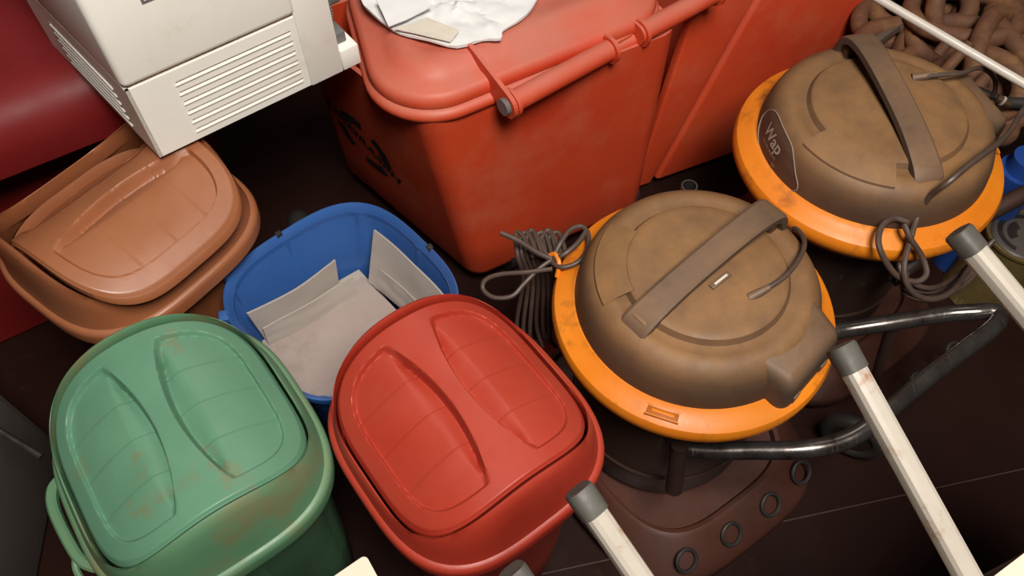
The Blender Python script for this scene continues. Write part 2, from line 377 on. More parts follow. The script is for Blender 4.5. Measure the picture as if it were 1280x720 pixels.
# ---------------------------------------------------------------- big red wheelie bin, lid closed
A = thing('wheelie_bin', 'big faded red wheelie bin with closed lid, tubular handle and black side print', 'bin', (-.05, 1.4, 0))
Tp = [(-.165, 1.115), (.365, 1.400), (.14, 1.78), (-.485, 1.435)]
Bp = [(-.095, 1.165), (.365, 1.415), (.16, 1.75), (-.522, 1.597)]
def pl(P, r): return fillet(P, r)
def lerp(P, Q, t): return [(a[0] * (1 - t) + b[0] * t, a[1] * (1 - t) + b[1] * t) for a, b in zip(P, Q)]
zt, zb = .655, .06
rings = []
for z, t, dd in ((zb - .02, 1, .03), (zb, 1, .006), (zb + .02, 1, 0), (.2, .78, 0), (.35, .52, 0), (.5, .26, 0), (.60, .1, 0), (zt, 0, 0), (zt, 0, .01), (.4, .5, .012)):
    rings.append(ring3(inset(pl(lerp(Tp, Bp, t), .055), dd), z))
bm = loft(rings, cap0=True, cap1=True); bmesh.ops.recalc_face_normals(bm, faces=bm.faces)
from mathutils.bvhtree import BVHTree
BODY = BVHTree.FromBMesh(bm)
part('body', bm, WRED, A, world=True, angle=50)
c1 = W(476, 183, .66); e30 = Vector((math.cos(math.radians(30.5)), math.sin(math.radians(30.5)), 0)); e105 = Vector((math.cos(math.radians(106)), math.sin(math.radians(106)), 0))
c2 = c1 + e30 * .70; c4 = c1 + e105 * .50; c3 = c4 + e30 * .62
lp = fillet([c1, c2, c3, c4], [.14, .14, .14, .14], 12)
def ringset(poly, spec): return [ring3(inset(poly, d), z) for d, z in spec]
bm = loft(ringset(lp, ((.05, .640), (.012, .640), (.002, .646), (0, .655), (.002, .664), (.012, .670), (.05, .670))), cap0=True, cap1=True); bmesh.ops.recalc_face_normals(bm, faces=bm.faces)
part('body_rim', bm, WRED, A, world=True, angle=50)
lp2 = inset(lp, .012)
bm = loft(ringset(lp2, ((.02, .673), (.0, .673), (-.002, .682), (.002, .696), (.012, .703), (.03, .706), (.045, .716), (.06, .727), (.075, .731), (.095, .730), (.11, .725), (.13, .724))), cap0=True, cap1=True)
bmesh.ops.recalc_face_normals(bm, faces=bm.faces)
part('lid', bm, WRED, A, world=True, angle=50)
# handle in front of the rim: two tubes on brackets
zh = .675
p1 = W(640, 128, zh); p2 = W(762, 62, zh); dv = (p2 - p1).normalized(); side = Vector((dv.y, -dv.x, 0))
p3 = p2 + dv * .085; p4 = p3 + dv * .22
for (a_, b2) in ((p1, p2), (p3, p4)):
    hb = part('handle_bar', cyl(a_, b2, .022, 32), WRED, A, world=True)
    for q, s in ((a_, 1), (b2, -1)):
        part('end_flange', cyl(q - dv * .004, q + dv * .004, .029, 32), WRED, hb, world=True)
def flat_arm(pa, pb, wid, th, m, nm, par, r_end=.028):
    d = (pb - pa); L_ = d.length; d.normalize(); n = dv; u = n.cross(d).normalized()
    pts = []
    for k in range(13):
        t = -PI / 2 + PI * k / 12; pts.append(pb + d * math.cos(t) * r_end + u * math.sin(t) * r_end)
    pts += [pa + u * wid * .5, pa - u * wid * .5]
    bm = bmesh.new(); f = bm.faces.new([bm.verts.new(p - n * th / 2) for p in pts])
    r_ = bmesh.ops.extrude_face_region(bm, geom=[f])
    for v in r_['geom']:
        if isinstance(v, bmesh.types.BMVert): v.co += n * th
    bmesh.ops.recalc_face_normals(bm, faces=bm.faces); return part(nm, bm, m, par, world=True, smooth=False)
back = Vector((-dv.y, dv.x, 0))
arm = flat_arm(p1 + back * .13 + Vector((0, 0, .052)) - dv * .010, p1 - dv * .010, .036, .009, WRED, 'hinge_arm', A)
part('hinge_pin', cyl(p1 - dv * .024, p1 - dv * .010, .0175, 28), GREY, arm, world=True, label='dark grey round hinge pin')
part('handle_bracket', box(p2 + dv * .04 + back * .05 + Vector((0, 0, -.004)), (.06, .085, .008), math.atan2(dv.y, dv.x), .002), WRED, A, world=True)
for q in (p2 + dv * .006, p3 - dv * .006):
    flat_arm(q + back * .10 + Vector((0, 0, .01)), q, .045, .008, WRED, 'handle_bracket', A, .022)
# print on its left side
PT = Vector((-.165, 1.115, zt)); PB = Vector((-.095, 1.165, zb)); PL = Vector((-.485, 1.435, zt))
nf = (PL - PT).cross(PB - PT).normalized()
if nf.y > 0: nf = -nf
PT0 = PT + nf * .003
def face(px, py): return onplane(px, py, PT0, nf)
FB = (PT - PL).normalized()                       # reading direction
FU = nf.cross(FB).normalized()
def onto_body(vs):
    for v in vs:
        d_ = (v.co - PT0).dot(nf); q_ = v.co + nf * (.12 - d_)
        h_ = BODY.ray_cast(q_, -nf)
        if h_[0] is not None: v.co = h_[0] + nf * (.0012 + max(0, d_))
def text_obj(s, org, ux, uy, size, m, parent, th=.0006, name='lettering', spacing=1.0, bold=0):
    cu = bpy.data.curves.new(name, 'FONT'); cu.body = s; cu.size = size; cu.extrude = th / 2; cu.align_x = 'CENTER'; cu.align_y = 'CENTER'; cu.offset = bold; cu.space_character = spacing
    cu.resolution_u = 3
    t = bpy.data.objects.new(name, cu); C.objects.link(t)
    dg = bpy.context.evaluated_depsgraph_get(); me = bpy.data.meshes.new_from_object(t.evaluated_get(dg)); bpy.data.objects.remove(t)
    uz = ux.cross(uy)
    Mx = Matrix(((ux.x, uy.x, uz.x, org.x), (ux.y, uy.y, uz.y, org.y), (ux.z, uy.z, uz.z, org.z), (0, 0, 0, 1)))
    me.transform(Mx)
    if name == 'side_print': onto_body(me.vertices)
    me.materials.clear(); me.materials.append(m)
    return part('lettering', me, m, parent, world=True, smooth=False)
ta, tb = face(415, 136), face(492, 222)
ux = (tb - ta).normalized(); uy = nf.cross(ux).normalized(); cen = (ta + tb) / 2
tw = (tb - ta).length
text_obj('LIXEIRASBH', cen, ux, uy, tw * .23, INK, A, bold=.0016, name='side_print')
cl = face(454, 181)
def arc_seg(c, r0, r1, a0, a1, n=10):
    bm = bmesh.new(); ps = []
    for k in range(n + 1): t = math.radians(a0 + (a1 - a0) * k / n); ps.append(c + (ux * math.cos(t) + uy * math.sin(t)) * r1)
    for k in range(n, -1, -1): t = math.radians(a0 + (a1 - a0) * k / n); ps.append(c + (ux * math.cos(t) + uy * math.sin(t)) * r0)
    f = bm.faces.new([bm.verts.new(p) for p in ps]); g = bmesh.ops.extrude_face_region(bm, geom=[f])
    for v in g['geom']:
        if isinstance(v, bmesh.types.BMVert): v.co += nf * .0004
    onto_body(bm.verts); bmesh.ops.recalc_face_normals(bm, faces=bm.faces); return bm
rl = tw * .45
for a0, a1 in ((18, 78), (105, 162), (198, 250), (282, 342)):
    part('emblem_arrow', arc_seg(cl, rl * .66, rl, a0, a1), INK, A, world=True, smooth=False)
text_obj('(31) 3492', face(461, 236) + (face(440, 207) - face(461, 236)) * .5, ux, uy, tw * .11, INK, A, bold=0, name='side_print')
# axle and wheels at the back foot
for q in (Vector((.30, 1.47, .06)), Vector((-.02, 1.27, .06))):
    part('wheel', cyl(q - dv * .02, q + dv * .02, .06, 28), RUBBER, A, world=True)
# ---------------------------------------------------------------- second red bin behind the far vacuum
B = thing('wheelie_bin', 'red wheelie bin with its lid hanging open, behind the far vacuum cleaner', 'bin', (.7, 1.75, 0))
q0 = Vector((.935, 1.76, 0)); dB = Vector((math.cos(math.radians(24)), math.sin(math.radians(24)), 0)); nB = Vector((-dB.y, dB.x, 0))
def onB(px, py): return onplane(px, py, q0, nB)
sa = onB(945, 0); sb = onB(835, 195)
def seam(z): t = (z - sb.z) / (sa.z - sb.z); return sb + (sa - sb) * t
def prism(P, back_, th, r, m, nm, par, fil=.02):
    # P: front face corner points, extruded backwards with softened edges
    bm = bmesh.new(); f = bm.faces.new([bm.verts.new(p) for p in P]); g = bmesh.ops.extrude_face_region(bm, geom=[f])
    for v in g['geom']:
        if isinstance(v, bmesh.types.BMVert): v.co += back_ * th
    bmesh.ops.bevel(bm, geom=list(bm.edges), offset=fil, segments=4, affect='EDGES', profile=.5)
    bmesh.ops.recalc_face_normals(bm, faces=bm.faces); return part(nm, bm, m, par, world=True, angle=50)
zr = onB(1095, 0); R0 = Vector((zr.x, zr.y, .03)); R1 = Vector((zr.x, zr.y, .72))
L1 = seam(.72); L0 = seam(.03)
prism([L0 + dB * .008, R0, R1, L1 + dB * .008], nB, .42, 0, WRED, 'body', B, .012)
K1 = L1 - dB * .20; K0 = L0 - dB * .06
prism([K0, L0 - dB * .006, L1 - dB * .006, K1], nB, .03, 0, WRED, 'lid', B, .008)
for q in (L0 + dB * .1 + nB * .2, R0 - dB * .08 + nB * .2):
    part('wheel', cyl(Vector((q.x, q.y, .05)) - dB * .02, Vector((q.x, q.y, .05)) + dB * .02, .05, 20), RUBBER, B, world=True)
# ---------------------------------------------------------------- large dark red container, back left
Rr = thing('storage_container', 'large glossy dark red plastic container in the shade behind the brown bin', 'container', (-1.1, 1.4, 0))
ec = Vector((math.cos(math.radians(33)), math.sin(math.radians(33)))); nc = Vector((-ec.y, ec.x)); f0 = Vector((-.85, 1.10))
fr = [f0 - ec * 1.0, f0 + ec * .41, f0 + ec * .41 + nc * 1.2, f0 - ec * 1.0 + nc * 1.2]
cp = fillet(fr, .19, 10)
bm = loft(ringset(cp, ((.17, 0), (.16, .01), (.15, .3), (.14, .56), (.03, .585), (.004, .60), (.0, .64), (.006, .68), (.022, .71), (.05, .732), (.085, .742), (.125, .744))), cap0=True, cap1=True); bmesh.ops.recalc_face_normals(bm, faces=bm.faces)  # lower wall set far in; overhang shaped to shade the front below the rim
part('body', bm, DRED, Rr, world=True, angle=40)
# ---------------------------------------------------------------- ivory printer
zp = .745
k0 = W(200, 197, zp); k1 = W(452, 76, zp); ex = (k1 - k0); plen = ex.length; ex.normalize(); ey = Vector((-ex.y, ex.x, 0))
yawp = math.atan2(ex.y, ex.x)
P = thing('dot_matrix_printer', 'ivory office printer with slotted vents and toothed platen wheel, top left', 'printer', k0, yawp)
DP = .40; zs = .147; wl_ = plen * .735                       # local: x along the front, y to the back
def slab(x0, x1, y0, y1, z0, z1, m, nm, par=P, bev=.004, lab=None, seg=2):
    return part(nm, box(((x0 + x1) / 2, (y0 + y1) / 2, (z0 + z1) / 2), (x1 - x0, y1 - y0, z1 - z0), 0, bev, seg), m, par, label=lab)
# lower case: front slab is built round the slots so that they are real openings
NS = 5
def vent_wall(axis, length, a0, a1, zlist, sh, nm):
    # a 6 mm wall split in strips so that the slots are real openings
    bm = bmesh.new(); th = .006
    def b(x0, x1, z0, z1):
        if axis == 'x': bm_box(bm, ((x0 + x1) / 2, th / 2, (z0 + z1) / 2), (x1 - x0, th, z1 - z0))
        else: bm_box(bm, (th / 2, (x0 + x1) / 2, (z0 + z1) / 2), (th, x1 - x0, z1 - z0))
    b(0, a0, 0, zs); b(a1, length, 0, zs)
    z = 0
    for zl in zlist: b(a0, a1, z, zl); z = zl + sh
    b(a0, a1, z, zs)
    return part(nm, bm, IVORY, P, smooth=False)
zl = [.018 + .0205 * i for i in range(6)]
vent_wall('x', wl_, .075, wl_ - .012, zl, .0050, 'front_panel')
zl2 = [.022 + .0165 * i for i in range(6)]
sp = vent_wall('y', DP, .075, .30, zl2, .006, 'side_panel')
ic = slab(.006, wl_, .0065, DP - .006, .0, zs, IVORYD, 'inner_case', bev=.001, lab='brown recess behind the vents')
for i in range(6):
    part('vent_fin', box((.0725 + (wl_ - .087) / 2, -.0010, zl[i] - .0012), (wl_ - .087, .003, .0022), 0, .0008), IVORY, P)
    vf = part('vent_fin', box((-.0010, .1875, zl2[i] - .0015), (.003, .225, .003), 0, .0008), IVORY, P)
    for v in vf.data.vertices: v.co.x -= .10 * v.co.y
for o_ in (sp, ic):
    for v in o_.data.vertices:
        if v.co.x < .03: v.co.x -= .10 * v.co.y          # the left side flares out towards the back
# upper case, slightly set out over the seam
bm = bmesh.new(); bm_box(bm, (wl_ / 2 + .002, DP / 2, zs + .004 + .11), (wl_ + .008, DP + .006, .22), None, .011, 4)
uc = part('upper_case', bm, IVORY, P)
for v in uc.data.vertices:
    if v.co.x < .03: v.co.x -= .10 * max(0, v.co.y)
# right-hand end block and foot
xa, xb = wl_ + .0005, plen * .905
bm = bmesh.new(); bm_box(bm, ((xa + xb) / 2, DP / 2 + .001, .19), (xb - xa, DP, .39), None, .003, 2); part('end_block', bm, IVORY, P)
bm = bmesh.new(); bm_box(bm, ((xb + plen) / 2, DP / 2 + .001, .017), (plen - xb, DP, .044), None, .003, 2); part('end_foot', bm, IVORY, P)
slab(xb, plen - .012, .02, .30, .040, .062, GREY, 'platen_frame', bev=.002, lab='grey metal frame on the end foot')
gx, gz, gy = xb + .010, .105, .075
gear = bmesh.new()
ng = 44; rr_ = []
prof = []
for k in range(ng * 4):
    a_ = 2 * PI * k / (ng * 4); rad = .044 if k % 4 in (0, 1) else .040; prof.append((rad * math.cos(a_), rad * math.sin(a_)))
gear = loft([[(gx - .006, gy + p, gz + q) for p, q in prof], [(gx + .006, gy + p, gz + q) for p, q in prof]], True, True)
bmesh.ops.recalc_face_normals(gear, faces=gear.faces)
g_ = part('platen_gear', gear, GREY, P, smooth=False, label='dark grey toothed wheel')
part('platen_knob', cyl(Vector((gx + .006, gy, gz)), Vector((gx + .035, gy, gz)), .02, 24), GREY, P, label='dark grey platen knob')
# model letters on the upper front (only their feet are in view)
eo = thing
lo_ = onplane(192, -12, k0 - ey * .0035, ey)
m_l = text_obj('LE', lo_, ex, Vector((0, 0, 1)), .046, GREY, P, spacing=1.3)
# ---------------------------------------------------------------- paper bag and sheets on the wheelie lid
def blob_sheet(nm, out, z0, amp, m, th=.003, seed=0, rings=12, sc=14):
    pts = [W(x, y, z0) for x, y in out]; pts = catmull(pts, 3, True)
    c = sum(pts, Vector()) / len(pts); bm = bmesh.new(); R = []
    for i in range(1, rings + 1):
        k = i / rings; row = []
        for p in pts:
            q = c + (p - c) * k; nzv = abs(noise.noise(Vector((q.x * sc + seed, q.y * sc, seed)))) + .5 * abs(noise.noise(Vector((q.x * sc * 2.3, q.y * sc * 2.3, seed + 4))))
            q.z = z0 + amp * nzv * (1 - .7 * k ** 3); row.append(bm.verts.new(q))
        R.append(row)
    cv = bm.verts.new((c.x, c.y, z0 + amp * .4)); n = len(pts)
    for j in range(n): bm.faces.new((cv, R[0][j], R[0][(j + 1) % n]))
    for i in range(rings - 1):
        for j in range(n): bm.faces.new((R[i][j], R[i + 1][j], R[i + 1][(j + 1) % n], R[i][(j + 1) % n]))
    lo = [bm.verts.new((v.co.x, v.co.y, z0 - th)) for v in R[-1]]
    for j in range(n): bm.faces.new((R[-1][j], lo[j], lo[(j + 1) % n], R[-1][(j + 1) % n]))
    bm.faces.new(lo); bmesh.ops.recalc_face_normals(bm, faces=bm.faces)
    return part(nm, bm, m, angle=25)
tag(blob_sheet('paper_bag', [(452, 2), (462, 14), (478, 28), (500, 42), (535, 50), (571, 59), (603, 50), (626, 49), (629, 38), (652, 24), (668, 6), (676, -20), (660, -60), (560, -80), (455, -50), (448, -20)], .741, .022, PAPER, seed=3), 'crumpled bright white paper bag lying on the big red lid', 'bag')
tag(sheet('envelope', [W(470, 0, .768), W(512, -22, .770), W(540, 8, .765), W(486, 34, .757)], .002, PAPER, bend=.004, seed=9), 'folded white envelope on the bag, beside the printer', 'envelope')
tag(sheet('paper_scrap', [W(492, 36, .752), W(534, 22, .757), W(574, 38, .757), W(563, 53, .748)], .0012, PAPERB, bend=.002, seed=12), 'beige stained paper scrap on the front edge of the white bag', 'paper')
# ---------------------------------------------------------------- vacuum cleaners
def vac(cx, cy, zr_, R, yaw, label, kind):
    V = thing('vacuum_cleaner', label, 'vacuum', (cx, cy, 0), yaw, 'drum vacuum cleaners side by side')
    k = R / .25
    def s(P_): return [(a_ * k, b_ + zr_) for a_, b_ in P_]
    ring = lathe(s([(.198, -.055), (.232, -.052), (.243, -.035), (.250, -.022), (.2505, -.006), (.246, .004), (.234, .011), (.222, .016), (.214, .022), (.207, .022), (.204, .010)]), 96)
    rg = part('rim_ring', ring, ORANGE, V, label='dirty orange rim ring')
    dome = lathe(s([(.212, .006), (.211, .030), (.207, .055), (.200, .078), (.190, .094), (.176, .103), (.165, .106), (.158, .1045), (.150, .103), (.142, .104), (.136, .1135), (.130, .1165), (.120, .117), (.06, .122), (.0005, .123)]), 96, cap0=True)
    dm = part('motor_dome', dome, BLACKP, V, angle=28)
    # raised shoulder pieces and sector step
    for a0, a1 in ((105, 160),):
        b1 = lathe(s([(.128, .114), (.132, .1185), (.160, .112), (.183, .1015), (.187, .092)]), 20, a0=math.radians(a0), a1=math.radians(a1))
        part('dome_shoulder', b1, BLACKP, V)
    # carrying handle, a flat strap from side to side
    path = [(-.176, .080), (-.158, .108), (-.11, .128), (-.05, .142), (.03, .152), (.10, .156), (.145, .150), (.168, .130), (.180, .085)]
    pts = catmull([(x * k, 0, z + zr_) for x, z in path], 6); rings = []
    for i, p in enumerate(pts):
        t = (pts[min(len(pts) - 1, i + 1)] - pts[max(0, i - 1)]).normalized(); nn = Vector((-t.z, 0, t.x)); u = abs(p.x) / (.18 * k)
        hw = (.0235 + .004 * u ** 3) * k; th = .008; rg_ = []
        for (yy, zz_) in ((-hw, -th), (-hw, th * .6), (-hw * .8, th), (hw * .8, th), (hw, th * .6), (hw, -th), (hw * .8, -th * 1.2), (-hw * .8, -th * 1.2)):
            rg_.append(p + Vector((0, yy, 0)) + nn * zz_)
        rings.append(rg_)
    bm = loft(rings, True, True); bmesh.ops.recalc_face_normals(bm, faces=bm.faces)
    part('carry_handle', bm, BLACKH, V, angle=30)
    part('filler_web', box((-.125 * k, 0, zr_ + .108), (.07, .036 * k, .024), 0, .006), BLACKP, V)
    part('filler_web', box((.158 * k, 0, zr_ + .106), (.025, .036 * k, .04), 0, .006), BLACKP, V)
    # small switch beside the handle
    sw = part('switch_plate', box((-.005, -.034 * k, zr_ + .1235), (.045, .011, .004), 0, .001), BLACKH, V)
    part('switch_mark', box((-.005, -.0345 * k, zr_ + .1265), (.030, .004, .002), 0, .0005), PAPERB, sw, label='worn pale switch mark')
    # exhaust housing
    a_ = math.radians(-84); M_ = Matrix.Rotation(a_, 4, 'Z')
    pl_ = fillet([(.142, -.092), (.232, -.070), (.232, .078), (.142, .100)], .024, 6); rgs = []
    for d_, z_ in ((0, .008), (.002, .06), (.004, .080), (.008, .092), (.014, .099), (.022, .102)):
        rgs.append([M_ @ Vector((p.x * k, p.y * k, zr_ + z_ * (1 - .24 * max(0, p.x - .142) / .09) + .006)) for p in inset(pl_, d_)])
    bm = loft(rgs, True, True); bmesh.ops.recalc_face_normals(bm, faces=bm.faces)
    eh = part('exhaust_cover', bm, BLACKH, V)
    for y in (-.04, .04):
        q = M_ @ Vector((.228 * k, y * k, zr_ + .022)); part('clip_tab', box(q, (.012, .02, .018), a_, .002), BLACKH, eh)
    # moulded frame on the rim
    for ang in ((-150,) if kind == 1 else (-100,)):
        t = math.radians(ang); c_ = Vector((.229 * k * math.cos(t), .229 * k * math.sin(t), zr_ + .0135))
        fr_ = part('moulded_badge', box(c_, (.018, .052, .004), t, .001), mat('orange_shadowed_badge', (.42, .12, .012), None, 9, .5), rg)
        for dx in (-.009, .009):
            part('badge_edge', box(c_ + Vector((dx * math.cos(t), dx * math.sin(t), .001)), (.002, .056, .005), t, .0005), ORANGE, fr_)
        part('badge_lettering', box(c_ + Vector((0, 0, .0025)), (.005, .038, .002), t, .0005), ORANGE, fr_)
    # tank
    tank = lathe([(.10, .115), (.185, .115), (.192, .13), (.190, .20), (.194, .205), (.190, .21), (.196, zr_ - .12), (.203, zr_ - .11), (.200, zr_ - .10), (.204, zr_ - .045)], 72, cap0=True)
    part('tank', tank, TANK, V, angle=30)
    for ang in (-62, 118):
        t = math.radians(ang + (0 if kind == 1 else -20)); q = Vector((.208 * math.cos(t), .208 * math.sin(t), zr_ - .10))
        lt = part('side_latch', box(q, (.02, .04, .09), t, .004), DARK, V)
        part('latch_loop', tube([q + Vector((.012 * math.cos(t) - .014 * math.sin(t), .012 * math.sin(t) + .014 * math.cos(t), -.05)), q + Vector((.016 * math.cos(t), .016 * math.sin(t), -.07)), q + Vector((.012 * math.cos(t) + .014 * math.sin(t), .012 * math.sin(t) - .014 * math.cos(t), -.05))], .003), CHROME, lt)
    return V
Z1 = .55
V1 = vac(.3223, .7708, Z1, .2506, math.radians(40), 'nearer orange-rimmed vacuum cleaner with dusty dome, beside the red swing bin', 1)
V2 = vac(.7278, 1.1545, Z1, .2684, math.radians(100), 'farther orange-rimmed vacuum cleaner with a shield label on its dusty dome', 2)
# rolling bases: rounded square trays aligned with each other
def tray(V, a_, b_, yaw, nm='rolling_base'):
    M_ = Matrix.Rotation(yaw, 4, 'Z') @ Matrix.Identity(4)
    T = [2 * PI * i / 96 for i in range(96)]
    spec = ((1, .035), (1.0, .05), (.985, .058), (.955, .066), (.79, .116), (.76, .121), (.735, .118), (.72, .105), (.6, .10))
    rings = [[M_ @ Vector((*se(t, a_ * kk, b_ * kk, 3.6), z)) + Vector((V.location.x, V.location.y, 0)) for t in T] for kk, z in spec]
    bm = loft(rings, True, True); bmesh.ops.recalc_face_normals(bm, faces=bm.faces); pb = part(nm, bm, TRAY, V, world=True, angle=35)
    for sx in (-1, 1):
        for sy in (-1, 1):
            q = M_ @ Vector((sx * a_ * .72, sy * b_ * .72, .024)) + Vector((V.location.x, V.location.y, 0)); u = M_ @ Vector((1, 0, 0))
            part('caster', cyl(q - u * .011, q + u * .011, .0235, 20), RUBBER, pb, world=True)
    return pb
t1 = tray(V1, .272, .335, math.radians(35)); t2 = tray(V2, .268, .30, math.radians(35))
def bead(c, n, r, rt, m, par):
    n = n.normalized(); u = n.orthogonal().normalized(); v = n.cross(u)
    P_ = [c + (u * math.cos(2 * PI * i / 20) + v * math.sin(2 * PI * i / 20)) * r for i in range(20)]
    part('moulded_ring', tube(P_, rt, 8, closed=True, smooth=False), m, par, world=True)
sk = Vector((math.sin(math.radians(35)) * .67, -math.cos(math.radians(35)) * .67, .74))
for px_, py_, zz_ in ((1000, 590, .090), (962, 630, .088), (913, 667, .088), (857, 700, .090)):
    bead(W(px_, py_, zz_ + .004) + sk.normalized() * .004, sk, .0235, .0042, RUBBER, t1)
for px_, py_ in ((1190, 440), (1145, 478)):
    bead(W(px_, py_, .10) + sk.normalized() * .004, sk, .0235, .0042, RUBBER, t2)
# large rear wheel of the nearer vacuum
wq = W(1066, 545, .075); wd = Vector((math.cos(math.radians(60)), math.sin(math.radians(60)), 0))
wbm = tube([wq + Vector((math.cos(t) * .055 * math.cos(math.radians(150)), math.cos(t) * .055 * math.sin(math.radians(150)), math.sin(t) * .055 - .0)) for t in [2 * PI * i / 28 for i in range(28)]], .018, 12, closed=True, smooth=False)
part('rear_wheel', wbm, RUBBER, V1, world=True)
part('wheel_hub', cyl(wq - wd * .012, wq + wd * .012, .042, 24), DARK, V1, world=True)
# labels on the farther dome
def dome_pt(V, R, yawd, z_, r): return Vector((V.location.x + r * math.cos(yawd), V.location.y + r * math.sin(yawd), z_))
kk = .2684 / .25; rr0 = .205 * kk
lab_c = math.radians(190); 
def dome_r(z):                                    # radius of the far dome at height z
    P_ = [(.212, .006), (.211, .030), (.207, .055), (.200, .078), (.190, .094), (.176, .103), (.165, .106)]
    for (r0, z0), (r1, z1) in zip(P_[:-1], P_[1:]):
        if z0 <= z <= z1 + 1e-9: return (r0 + (r1 - r0) * (z - z0) / (z1 - z0)) * kk
    return (P_[-1][0] if z > .106 else P_[0][0]) * kk
def wrap(s_, h_, off=.0015):                         # s_: along the dome (reading direction), h_: height up the side
    z = .010 + h_ * .92
    if z > 5: extra = z - .094; r_ = .190 * kk - extra * .86; z = .094 + extra * .5
    else: r_ = dome_r(z)
    t = lab_c + s_ / rr0
    r_ += off
    return Vector((V2.location.x + r_ * math.cos(t), V2.location.y + r_ * math.sin(t), Z1 + z))
# shield-shaped label
outl = [(-.075, .062), (-.060, .082), (-.03, .090), (.03, .088), (.060, .078), (.085, .055), (.105, .030), (.095, .012), (.04, .006), (-.03, .012), (-.07, .035)]
op = catmull([Vector((a_, b_, 0)) for a_, b_ in outl], 5, True)
c0 = Vector((.012, .05, 0)); bm = bmesh.new(); R_ = []
for i in range(1, 9):
    R_.append([bm.verts.new(wrap(*(c0 + (p - c0) * (i / 8)).xy)) for p in op])
cv = bm.verts.new(wrap(c0.x, c0.y)); n_ = len(op)
for j in range(n_): bm.faces.new((cv, R_[0][j], R_[0][(j + 1) % n_]))
for i in range(7):
    for j in range(n_): bm.faces.new((R_[i][j], R_[i + 1][j], R_[i + 1][(j + 1) % n_], R_[i][(j + 1) % n_]))
lb = part('name_label', bm, LABELD, V2, world=True, label='dark shield-shaped label with pale outline and lettering')
part('label_outline', tube([wrap(p.x, p.y, .002) for p in op], .0011, 6, closed=True, smooth=False), LABELP, lb, world=True)
def wrap_text(s_, sz, cx_, cy_, bold=0.0):
    cu = bpy.data.curves.new('t', 'FONT'); cu.body = s_; cu.size = sz; cu.align_x = 'CENTER'; cu.align_y = 'CENTER'; cu.offset = bold; cu.resolution_u = 3
    t = bpy.data.objects.new('t', cu); C.objects.link(t); dg = bpy.context.evaluated_depsgraph_get()
    me = bpy.data.meshes.new_from_object(t.evaluated_get(dg)); bpy.data.objects.remove(t)
    for v in me.vertices: v.co = wrap(v.co.x + cx_, v.co.y + cy_, .0032)
    me.materials.clear(); me.materials.append(LABELP); part('lettering', me, LABELP, lb, world=True, smooth=False)
wrap_text('Wap', .036, .000, .060, .0007); wrap_text('GTW INOX', .011, .006, .038); wrap_text('20', .012, .035, .024)
# push handle of the nearer vacuum
def tube_part(nm, pts, r_, m, par, n=16, label=None, k=8): return part(nm, tube([W(*p) for p in pts], r_, n, k), m, par, world=True, label=label)
tube_part('push_handle', [(835, 520, .40), (845, 555, .40), (880, 563, .41), (940, 563, .43), (1000, 562, .45), (1050, 553, .46), (1090, 530, .47), (1150, 480, .47), (1200, 441, .47), (1232, 417, .47), (1247, 403, .468), (1248, 393, .462), (1238, 389, .46), (1220, 390, .455), (1180, 393, .44), (1110, 404, .42), (1052, 413, .40), (1000, 424, .40)], .0165, CHROME, V1)
part('handle_socket', cyl(W(850, 556, .42), W(842, 612, .30), .016, 20), DARK, V1, world=True)
for q in (W(1112, 440, .42), ):
    part('handle_socket', cyl(W(1116, 404, .42), W(1092, 480, .2), .011, 16), DARK, V2, world=True)
tube_part('push_handle', [(1112, 350, .40), (1150, 322, .44), (1190, 292, .46), (1240, 264, .48), (1300, 232, .50), (1360, 195, .50), (1340, 110, .46), (1270, 95, .42)], .018, DARK, V2, label='black push handle tube')
# short steel pipe stub standing between the vacuums
stub = part('pipe_stub', lathe([(.0175, .0), (.0175, .46), (.0145, .46), (.0145, .05)], 28, cap0=True), CHROME)
stub.location = W(862, 232, .46); stub.location.z = 0
tag(stub, 'narrow grey pipe end standing behind the nearer vacuum dome', 'pipe')
# cords on the domes
k1_ = .2506 / .25
tube_part('power_cord', [(937, 372, Z1 + .116), (960, 360, Z1 + .128), (985, 342, Z1 + .132), (1002, 318, Z1 + .125), (1005, 300, Z1 + .112), (995, 286, Z1 + .095), (985, 290, Z1 + .07), (988, 300, Z1 + .02)], .0042, CABLE, V1, n=10)
part('cord_grommet', cyl(W(936, 373, Z1 + .114), W(962, 359, Z1 + .128), .009, 16, r1=.0055), BLACKH, V1, world=True)
tube_part('power_cord', [(1143, 97, Z1 + .118), (1170, 94, Z1 + .13), (1200, 92, Z1 + .13), (1225, 85, Z1 + .115), (1242, 96, Z1 + .09), (1244, 112, Z1 + .06), (1238, 120, Z1 + .04), (1222, 112, Z1 + .035), (1208, 100, Z1 + .03)], .0048, CABLE, V2, n=10)
part('cord_grommet', cyl(W(1140, 98, Z1 + .116), W(1172, 93, Z1 + .13), .010, 16, r1=.006), BLACKH, V2, world=True)
c3_ = tag(part('coiled_cord', tube([W(*p) for p in [(1300, 108, .66), (1276, 142, .66), (1262, 165, .665), (1244, 182, .69), (1215, 203, .70), (1185, 228, .685), (1163, 245, .645), (1148, 268, .60), (1138, 300, .58), (1130, 335, .56), (1138, 362, .53), (1162, 374, .50), (1190, 364, .48), (1215, 330, .42), (1242, 300, .44)]], .0056, 10, 8), CABLE), 'thin grey-brown cable running across the far vacuum rim and coiled below it', 'cable')
tag(part('coiled_cord', tube([W(*p) for p in [(1135, 278, .60), (1118, 273, .60), (1103, 282, .60), (1098, 302, .59), (1106, 325, .57), (1122, 345, .54), (1145, 352, .53), (1158, 342, .54), (1152, 320, .56), (1138, 298, .59), (1130, 280, .605)]], .0056, 10, 8), CABLE), 'looped brown cable hooked over the front of the far vacuum rim', 'cable')
bm = bmesh.new()
